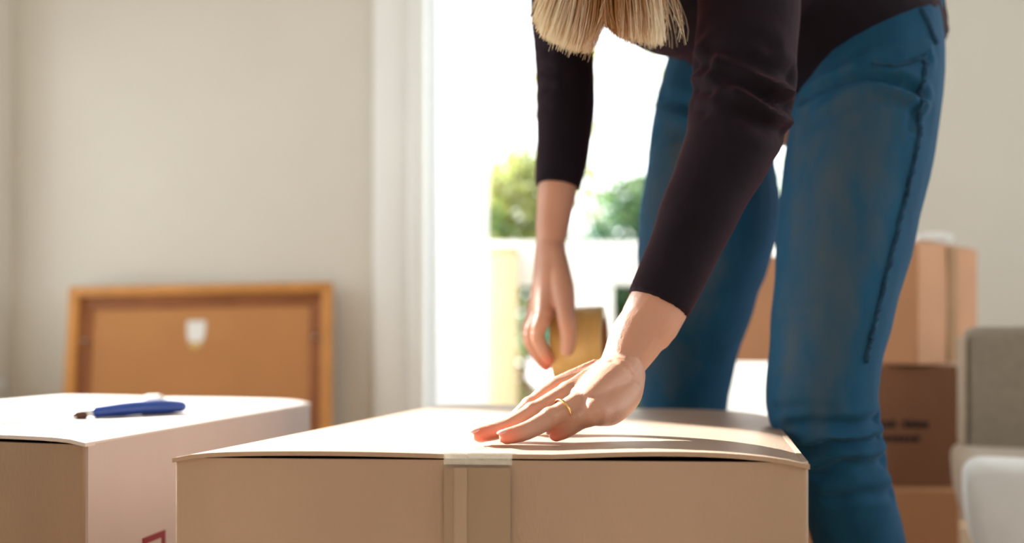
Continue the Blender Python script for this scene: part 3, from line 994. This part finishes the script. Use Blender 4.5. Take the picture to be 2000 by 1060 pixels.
# arms
B.tube([shL, W(1460, 30, 1.015), W(1448, 200, 1.0), W(1418, 300, .985), W(1285, 597, .96), W(1247, 655, .953), wrL],
       [.046, .042, .038, .038, (.0335, .0335), (.030, .031), (.0235, .029)], n=20, ref=(1, .2, .5))
B.tube([shR, W(1096, 0, 1.30), W(1103, 110, 1.31), W(1100, 260, 1.31), W(1089, 368, 1.305), W(1081, 425, 1.30), wrR], [.040, .032, .029, .030, .0295, .026, (.0215, .026)], n=18, ref=(1, 0, 0))
# legs and feet (inside the jeans)
for lg in (legL, legR):
    B.tube([W(a, b, c) for a, b, c, r in lg], [r * .82 for a, b, c, r in lg], n=16, sub=3, ref=(.3, -1, 0))
footL, footR = W(*legL[-1][:3]), W(*legR[-1][:3])
for ft in (footL, footR):
    B.tube([Vector((ft.x, ft.y, .07)), Vector((ft.x, ft.y, .05)) + fwd * .06, Vector((ft.x, ft.y, .03)) + fwd * .15], [.034, .034, .024], n=12)

# -- left hand, pressed flat: fingers (knuckle, middle joint, end joint, tip) with radii
fing = {
    'little': ([(1166, 800, .872), (1131, 821, .872), (1107, 838, .874), (1086, 849, .876)], [.0125, .0098, .0088, .0078]),
    'ring': ([(1140, 781, .889), (1074, 817, .870), (1028, 841, .858), (990, 852, .851)], [.0130, .0104, .0094, .0082]),
    'middle': ([(1115, 767, .910), (1040, 807, .888), (985, 836, .876), (938, 849, .868)], [.0130, .0106, .0095, .0083]),
    'index': ([(1092, 758, .936), (1036, 795, .920), (1002, 824, .910), (970, 841, .905)], [.0130, .0104, .0094, .0083]),
}
nails = []
for nm, (pp, rr) in fing.items():
    P = [W(*q) for q in pp]
    P[3].z = TOP + rr[3] + .0008
    P[2].z = max(P[2].z, TOP + rr[2] + .001)
    B.tube([wrL.lerp(P[0], .25)] + P, [.0145] + rr, n=16, sub=5)
    B.ellipsoid(P[1] + Vector((0, 0, .001)), (rr[1] * 1.08,) * 3)            # middle knuckle
    B.ellipsoid(P[0] + Vector((-.002, 0, .002)), (.0130, .0130, .0110))       # knuckle
    a, b = wrL.lerp(P[0], .35) + Vector((-.006, -.002, .0135)), P[0] + Vector((-.002, -.001, .0105))
    B.tube([a, b], [.0026, .0034], n=8, sub=2)                                # tendon
    nails.append((P[3], (P[3] - P[2]).normalized(), rr[3]))
Pl = W(1166, 800, .872)
B.tube([wrL + Vector((.004, -.012, -.010)), W(1216, 768, .915), W(1192, 795, .888), Pl + Vector((.002, 0, -.003))], [.020, .0205, .0185, .0140], n=16)   # heel of the hand
B.tube([wrL, wrL.lerp(W(1140, 781, .889), .5), W(1128, 778, .90)], [(.020, .028), (.019, .032), (.0125, .034)], ref=(-.4, 0, 1), n=20)
# thumb on the far side, its tip on the box
tb_ = [wrL + Vector((-.012, .022, -.008)), Vector((.075, .985, .500)), Vector((.045, .985, .483)), Vector((.022, .968, TOP + .0105))]
B.tube([wrL + Vector((0, .01, 0))] + tb_, [.018, .0165, .0135, .0118, .0095], n=16)
nails.append((tb_[3], (tb_[3] - tb_[2]).normalized(), .0098))

# -- right hand round the tape roll
RC = W(1133, 672, 1.325)                 # centre of the roll
RR, RWD = .0575, .076
rax = Vector((.975, -.22, .03)).normalized()
kn = [W(1063, 612, 1.262), W(1054, 616, 1.285), W(1047, 617, 1.308), W(1043, 616, 1.33)]
B.tube([wrR, W(1074, 545, 1.298), W(1064, 605, 1.295)], [(.023, .027), (.026, .038), (.020, .044)], ref=(1, 0, 0), n=18)
fpt = [[W(1050, 652, 1.262), W(1060, 682, 1.268), W(1072, 703, 1.275)],
       [W(1036, 655, 1.285), W(1050, 690, 1.290), W(1066, 714, 1.297)],
       [W(1031, 652, 1.308), W(1046, 688, 1.312), W(1063, 710, 1.318)],
       [W(1031, 645, 1.33), W(1044, 676, 1.334), W(1060, 696, 1.338)]]
for k_, (a, ps) in enumerate(zip(kn, fpt)):
    B.tube([wrR.lerp(a, .5), a] + ps, [.015, .0135, .0112, .0098, .0085], n=12)
B.tube([wrR + Vector((.004, -.012, -.01)), W(1098, 560, 1.265), W(1106, 618, 1.245), W(1111, 655, 1.243), W(1108, 682, 1.246)], [.018, .0175, .0135, .0125, .0105], n=14)
me = remesh(B, 'body', .0022, 3, .5)
# wrist creases
bv = bvh_of(me)
creases(me, bv, [([(1158, 694), (1195, 705), (1225, 722), (1248, 745)], .0030, -.0012),
                 ([(1180, 690), (1215, 700), (1235, 712)], .0028, -.0008)], .93)
tipsP = [W(*pp_[3]) for pp_, rr_ in fing.values()] + [tb_[3]] + [ps_[2] for ps_ in fpt]
co = get_co(me); fl_ = np.zeros(len(co), np.float32)
for p_ in tipsP:
    fl_ = np.maximum(fl_, np.exp(-(np.linalg.norm(co - np.array(p_[:], np.float32), axis=1) / .013) ** 2))
me.attributes.new('flush', 'FLOAT', 'POINT').data.foreach_set('value', fl_)
nt = M['skin'].node_tree; pb = nt.nodes['Principled BSDF']
at = nt.nodes.new('ShaderNodeAttribute'); at.attribute_name = 'flush'
mxc = nt.nodes.new('ShaderNodeMix'); mxc.data_type = 'RGBA'
lk = pb.inputs['Base Color'].links[0].from_socket
nt.links.new(at.outputs['Fac'], mxc.inputs[0]); nt.links.new(lk, mxc.inputs[6]); mxc.inputs[7].default_value = (0.78, 0.18, 0.10, 1)
nt.links.new(mxc.outputs[2], pb.inputs['Base Color'])
body = link('body', me, M['skin'], person, True)
for p_, dr_, r_ in nails:
    up = Vector((0, 0, 1)); s_ = dr_.cross(up).normalized(); up = s_.cross(dr_).normalized()
    A = Matrix((dr_, s_, up)).transposed()
    MB().ellipsoid(p_ + dr_ * r_ * .35 + up * r_ * .62, (r_ * .82, r_ * .70, r_ * .32), A, 14, 8).build('fingernail', M['nail'], person, smooth=True)
# ring
rf = fing['ring'][0]
pa3, pb3 = W(*rf[0]), W(*rf[1])
rc = pa3.lerp(pb3, .60); rt = (pb3 - pa3).normalized()
a_ = rt.orthogonal().normalized(); b_ = rt.cross(a_)
mb = MB(); nR, nr, Rr, tr_ = 36, 10, .0128, .0011
vs = []; fs = []
for i in range(nR):
    w_ = 2 * math.pi * i / nR; e_ = a_ * math.cos(w_) + b_ * math.sin(w_)
    for j in range(nr):
        u_ = 2 * math.pi * j / nr
        vs.append(rc + e_ * (Rr + tr_ * math.cos(u_)) + rt * tr_ * 1.3 * math.sin(u_))
for i in range(nR):
    for j in range(nr):
        fs.append((i * nr + j, ((i + 1) % nR) * nr + j, ((i + 1) % nR) * nr + (j + 1) % nr, i * nr + (j + 1) % nr))
mb.add(vs, fs).build('finger_ring', M['gold'], person, smooth=True)
# eyes
for s in (-1, 1):
    MB().ellipsoid(hp(.031 * s, .073, .012), (.012, .012, .012), HA, 14, 10).build('eye', M['eye'], person, smooth=True)

# ---- jeans
J = MB()
for lg in (legL, legR):
    J.tube([W(a, b, c) for a, b, c, r in lg], [r for a, b, c, r in lg], n=28, sub=4, ref=(.3, -1, 0), cap=('round', 'flat'))
hipL, hipR = W(1690, 40, 1.24), W(1452, 40, 1.38)
J.tube([hipL + Vector((0, 0, .0)), (hipL + hipR) / 2 + Vector((.02, .02, .0)), hipR], [.102, .118, .100], n=28)
J.tube([(hipL + hipR) / 2 + Vector((.01, .0, -.05)), (hipL + hipR) / 2 + Vector((.0, -.0, .07))], [(.13, .17), (.115, .165)], ref=fwd, n=28)
J.ellipsoid(hipL + Vector((.02, .06, .03)), (.085, .09, .09))
J.ellipsoid(hipR + Vector((.05, .04, .03)), (.085, .09, .09))
me = remesh(J, 'jeans', .0048, 5, .5)
bv = bvh_of(me)
J_lines = [
    ([(1570, 192), (1630, 160), (1690, 146), (1745, 156), (1800, 186)], .0080, -.0085),
    ([(1600, 215), (1690, 172), (1760, 182), (1800, 205)], .009, .0050),
    ([(1680, 128), (1740, 130), (1812, 112)], .0065, -.0045),
    ([(1690, 105), (1760, 98), (1815, 88)], .006, .003),
    ([(1795, 200), (1785, 225), (1778, 250)], .006, -.004),
    ([(1545, 830), (1590, 822), (1650, 828), (1712, 818)], .0075, -.0050),
    ([(1570, 862), (1620, 848), (1670, 850), (1716, 842)], .0065, .0042),
    ([(1560, 880), (1620, 866), (1680, 862), (1718, 852)], .006, -.0050),
    ([(1580, 905), (1640, 882), (1690, 884), (1722, 872)], .0075, .0040),
    ([(1600, 930), (1650, 905), (1725, 900)], .007, -.0045),
    ([(1610, 955), (1670, 940), (1735, 935)], .008, .0032),
    ([(1620, 975), (1690, 962), (1740, 965)], .007, -.003),
    ([(1515, 800), (1560, 796), (1620, 800)], .007, -.0028),
    ([(1520, 620), (1570, 614), (1600, 618)], .006, -.0014),
    ([(1520, 735), (1570, 725), (1610, 735)], .006, -.0016),
    ([(1294, 188), (1325, 200), (1362, 212)], .011, -.004), ([(1290, 215), (1325, 225), (1362, 236)], .010, .003),
    ([(1282, 268), (1310, 255), (1345, 250)], .011, -.0035), ([(1280, 300), (1310, 290)], .010, .002),
]
creases(me, bv, J_lines, 1.1)
co = get_co(me); no = get_no(me)
nz_ = np.array([noise.noise(Vector((p[0] * 14, p[1] * 14, p[2] * 9))) for p in co], np.float32)
co = co + no * (nz_ * .0016)[:, None]
set_co(me, co)
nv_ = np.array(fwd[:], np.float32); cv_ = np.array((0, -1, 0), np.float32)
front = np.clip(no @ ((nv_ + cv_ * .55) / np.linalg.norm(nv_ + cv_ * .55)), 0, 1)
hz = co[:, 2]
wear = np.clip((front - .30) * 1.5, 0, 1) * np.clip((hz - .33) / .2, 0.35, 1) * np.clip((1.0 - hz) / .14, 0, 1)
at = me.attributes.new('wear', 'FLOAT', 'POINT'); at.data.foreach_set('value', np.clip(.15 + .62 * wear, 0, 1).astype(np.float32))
jeans = link('jeans', me, M['denim'], person, True)
bv = bvh_of(me)
# outer side seam: a puckered ridge with a row of stitches
seam_px = [(1806, 110), (1803, 150), (1800, 200), (1796, 250), (1786, 310), (1772, 370), (1757, 430), (1742, 490), (1727, 550), (1713, 610), (1700, 660), (1690, 710)]
sp = on_surface(bv, seam_px, 1.15)
dense = []
for a, b in zip(sp[:-1], sp[1:]):
    for k_ in range(9): dense.append(a.lerp(b, k_ / 9))
pts = []
for i, p in enumerate(dense):
    q, n_, _, _ = bv.find_nearest(p)
    pts.append(q + n_ * (.0006 + .0012 * noise.noise(Vector((i * .55, 3, 0)))) + Vector((.0022 * noise.noise(Vector((i * .41, 0, 9))), 0, 0)))
MB().tube(pts, [(.0030 + .0012 * noise.noise(Vector((i * .9, 7, 1))), .0045 + .0015 * noise.noise(Vector((i * .7, 1, 5)))) for i in range(len(pts))], n=8, sub=2).build('side_seam', M['seam'], jeans, smooth=True)
# belt edge showing at the back of the waist and pocket seam
wb = on_surface(bv, [(1800, 20), (1812, 45), (1822, 70), (1828, 84)], 1.25)
mb = MB().tube([Vector(p) + Vector((.001, -.001, .001)) for p in wb], [(.004, .003)] * 4, n=8, sub=4)
mb.build('belt_loop', M['seam'], jeans, smooth=True)
pk = [bv.find_nearest(p)[0] + bv.find_nearest(p)[1] * .0012 for p in on_surface(bv, [(1705, 122), (1740, 128), (1775, 122), (1806, 110)], 1.2)]
MB().tube(pk, [(.0024, .0034)] * 4, n=8, sub=6).build('pocket_seam', M['seam'], jeans, smooth=True)

# ---- shirt
S = MB()
tor = [W(1588, 138, 1.315), W(1556, 36, 1.285), W(1465, -62, 1.225), W(1345, -110, 1.16), neck0]
S.tube(tor, [(.193, .150), (.188, .142), (.165, .132), (.168, .136), (.13, .085)], ref=lft, n=36, cap=('flat', 'round'))
S.tube([shL + Vector((-.02, .05, .0)), shL, W(1462, 0, 1.02), W(1456, 100, 1.01), W(1452, 185, 1.0), W(1438, 245, .992), W(1418, 300, .985), W(1372, 400, .976), W(1330, 500, .967), W(1285, 597, .958)],
       [.07, .066, .0585, .0575, .0560, .0545, .0510, .0440, .0385, .0358], n=28, ref=(.3, -1, 0), cap=('round', 'flat'))
S.tube([shR + Vector((.03, -.03, 0)), shR, W(1096, 0, 1.30), W(1102, 100, 1.31), W(1105, 200, 1.31), W(1098, 300, 1.31), W(1089, 366, 1.305)],
       [.06, .054, .047, .0455, .0440, .0400, .0345], n=24, ref=(.3, -1, 0), cap=('round', 'flat'))
me = remesh(S, 'shirt', .0042, 3, .5)
bv = bvh_of(me)
S_lines = [
    ([(1385, 96), (1440, 112), (1490, 134), (1545, 150)], .0095, -.0050),
    ([(1400, 122), (1450, 142), (1500, 166), (1540, 184)], .0085, .0042),
    ([(1420, 142), (1470, 168), (1505, 196), (1540, 212)], .0090, -.0062),
    ([(1440, 176), (1480, 202), (1510, 224), (1538, 234)], .0080, .0046),
    ([(1450, 222), (1490, 246), (1528, 256)], .0100, -.0040),
    ([(1375, 62), (1430, 72), (1500, 92)], .0110, -.0028),
    ([(1362, 126), (1385, 132)], .0085, -.0045), ([(1362, 176), (1385, 178)], .0085, -.0045), ([(1362, 150), (1385, 154)], .0075, .003),
    ([(1355, 208), (1375, 216)], .008, -.003),
    ([(1050, 130), (1072, 134)], .008, -.0022), ([(1050, 168), (1072, 170)], .008, -.0022), ([(1050, 205), (1070, 206)], .008, -.0018), ([(1048, 95), (1070, 98)], .008, -.0022),
]
creases(me, bv, S_lines, 1.0)
co = get_co(me); no = get_no(me)
nz_ = np.array([noise.noise(Vector((p[0] * 11, p[1] * 11, p[2] * 11))) for p in co], np.float32)
set_co(me, co + no * (nz_ * .0022)[:, None])
link('shirt', me, M['shirt'], person, True)
# shirt tail hanging over the back of the waistband
mb = MB()
tl = [W(1800, -60, 1.30), W(1822, 0, 1.28), W(1836, 45, 1.275), W(1843, 78, 1.27)]
mb.tube(tl, [(.010, .05), (.006, .045), (.004, .035), (.0025, .02)], n=12, ref=(1, -.2, 0))
mb.build('shirt_tail', M['shirt'], person, smooth=True)

# ---- shoes
for ft in (footL, footR):
    mb = MB().tube([Vector((ft.x, ft.y, .045)) - fwd * .06, Vector((ft.x, ft.y, .055)), Vector((ft.x, ft.y, .045)) + fwd * .09, Vector((ft.x, ft.y, .035)) + fwd * .17],
                   [(.04, .038), (.05, .042), (.038, .047), (.028, .04)], n=20, ref=(0, 0, 1))
    so_ = mb.build('shoe', M['shoe'], person, smooth=True)
    MB().tube([Vector((ft.x, ft.y, .012)) - fwd * .07, Vector((ft.x, ft.y, .012)) + fwd * .05, Vector((ft.x, ft.y, .012)) + fwd * .20], [(.012, .044), (.012, .048), (.012, .042)], n=20, ref=(0, 0, 1)).build('sole', M['rubber'], so_, smooth=True)

# ---- hair: cap on the skull and locks falling past the face
verts, faces, vals = [], [], []


def strand(pts, r0, r1, shade, seg=8):
    P = [Vector(p) for p in pts]
    base = len(verts)
    for i in range(seg + 1):
        t = i / seg
        a = P[0].lerp(P[1], t); b = P[1].lerp(P[2], t); c = P[2].lerp(P[3], t)
        q = a.lerp(b, t).lerp(b.lerp(c, t), t)
        r = r0 * (1 - t) + r1 * t
        for k in range(3):
            w_ = 2.094 * k
            verts.append((q.x + r * math.cos(w_), q.y + r * math.sin(w_), q.z + .3 * r * math.sin(w_)))
            vals.append(min(1, max(0, shade + 1.0 * (t - .62))))  # lighter towards the tip, backlight put into the colour
    for i in range(seg):
        for k in range(3):
            a = base + i * 3 + k; b = base + i * 3 + (k + 1) % 3
            faces.append((a, b, b + 3, a + 3))


hr = random.Random(12)
# two lobes of locks: one swept to the left, one to the right, parted in the middle
tipx = [1042, 1056, 1080, 1105, 1130, 1150, 1162, 1176, 1186, 1198, 1225, 1250, 1275, 1298]
tipy = [38, 66, 80, 92, 98, 101, 66, 48, 46, 62, 74, 80, 84, 76]
for i in range(3000):
    u = hr.random()
    Y = 1.0 + hr.uniform(-.05, .05)
    tx = 1042 + u * 256
    back = (Y - .95) / .10
    ty = float(np.interp(tx, tipx, tipy)) + hr.gauss(0, 3)
    if hr.random() < .45: ty -= abs(hr.gauss(0, 26))
    elif hr.random() < .25: ty += abs(hr.gauss(0, 7))
    clump = noise.noise(Vector((tx * .045, Y * 10, 2)))
    fine = noise.noise(Vector((tx * .22, Y * 30, 7)))
    ty += clump * 9 + fine * 8
    side = -1 if tx < 1176 else 1
    k_ = (tx - 1176) / 125.0
    rx = 1184 + k_ * 62 + hr.gauss(0, 5)
    root = W(rx, -165 + hr.uniform(-25, 25), Y + .03)
    tip = W(tx + fine * 12 + hr.gauss(0, 3), ty, Y)
    belly = 1184 + k_ * (118 if side < 0 else 112)
    m1 = W(rx + k_ * 18 + hr.gauss(0, 4), -90, Y + .005)
    m2 = W(belly - side * 20 * (1 - abs(k_)) + hr.gauss(0, 5) + clump * 10, ty - 58 + abs(k_) * 8, Y - .004)
    shade = .04 + .66 * min(1, abs(tx - 1188) / 100) ** .8 + hr.gauss(0, .12) + .22 * clump + 1.6 * (.99 - Y)
    strand([root, m1, m2, tip], .0008, .00030, shade)
for i in range(60):                                     # loose wisps on the right
    Y = 1.0 + hr.uniform(-.04, .04)
    tx = hr.choice([hr.uniform(1285, 1312), hr.uniform(1290, 1345)]); ty = hr.uniform(20, 96)
    root = W(1235 + hr.gauss(0, 10), -150, Y + .02)
    strand([root, W(1275 + hr.gauss(0, 10), -80, Y), W(tx + hr.uniform(-14, 20), ty - 50, Y), W(tx + hr.uniform(-10, 6), ty, Y)], .0006, .0003, hr.uniform(.4, .8))
for i in range(1500):                                   # hair of the crown and sides
    th = hr.uniform(-math.pi, math.pi); ph = hr.uniform(.05, 1.45)
    n0 = Vector((math.sin(ph) * math.cos(th), math.sin(ph) * math.sin(th), math.cos(ph)))
    if n0.y > .55 and n0.z < .75: continue
    root = hp(n0.x * .078, -.005 + n0.y * .096, .03 + n0.z * .092)
    tip = W(1178 + hr.gauss(0, 45), -150 + hr.uniform(-20, 30), 1.02 + hr.uniform(-.06, .06))
    out_ = (root - headc).normalized()
    strand([root, root + out_ * .02 + Vector((0, 0, -.02)), root.lerp(tip, .6) + out_ * .03, tip], .0013, .0011, .4 + hr.gauss(0, .1), 6)
hm = bpy.data.meshes.new('hair')
hm.from_pydata(verts, [], faces); hm.update()
at = hm.attributes.new('strand', 'FLOAT', 'POINT'); at.data.foreach_set('value', np.array(vals, np.float32))
link('hair', hm, M['hair'], person, True)

# ------------------------------------------------------------------ tape roll in the right hand
roll = thing('tape_roll', 'amber roll of packing tape held in the hanging hand above the box', 'tape', tuple(RC - Vector((0, 0, RR))))
a_ = rax.orthogonal().normalized(); b_ = rax.cross(a_)


def ring_solid(ro, ri, w_, n=48):
    mb = MB(); vs = []; fs = []
    prof = [(ro - .002, -w_ / 2), (ro, -w_ / 2 + .002), (ro, w_ / 2 - .002), (ro - .002, w_ / 2), (ri, w_ / 2), (ri, -w_ / 2)]
    K = len(prof)
    for i in range(n):
        t = 2 * math.pi * i / n; e_ = a_ * math.cos(t) + b_ * math.sin(t)
        for r, s in prof: vs.append(RC + e_ * r + rax * s)
    for i in range(n):
        for k in range(K):
            fs.append((i * K + k, i * K + (k + 1) % K, ((i + 1) % n) * K + (k + 1) % K, ((i + 1) % n) * K + k))
    return mb.add(vs, fs)


ring_solid(RR, .041, RWD).build('tape_winding', M['amber'], roll, smooth=True)
ring_solid(.041, .037, RWD + .001).build('core', M['core'], roll, smooth=True)
# the loose end, drawn from the roll down to the seam of the box
q0 = RC - Vector((0, 0, RR * .93)) + Vector((0, -.024, 0))
q1 = Vector((.062, 1.22, TOP + .022)); q2 = Vector((.045, 1.12, TOP + .0040)); q3 = Vector((.03, 1.05, TOP + .0036))
path = [q0, q0.lerp(q1, .5) + Vector((0, 0, -.004)), q1, q2, q3]
mb = MB(); vs = []; fs = []
for i, q in enumerate(path):
    hw = .034 - .002 * i
    wd_ = rax if i < 2 else Vector((.97, -.22, 0)).normalized()
    for s in (-1, 1):
        for dz in (0, -.0006): vs.append(q + wd_ * hw * s + Vector((0, 0, dz)))
for i in range(len(path) - 1):
    a = i * 4; b = a + 4
    fs += [(a, a + 2, b + 2, b), (a + 1, b + 1, b + 3, a + 3), (a, b, b + 1, a + 1), (a + 2, a + 3, b + 3, b + 2)]
fs += [(0, 1, 3, 2), (len(vs) - 4, len(vs) - 2, len(vs) - 1, len(vs) - 3)]
mb.add(vs, fs).build('tape_end', M['clear'], roll)['label'] = 'clear loose end of the tape'
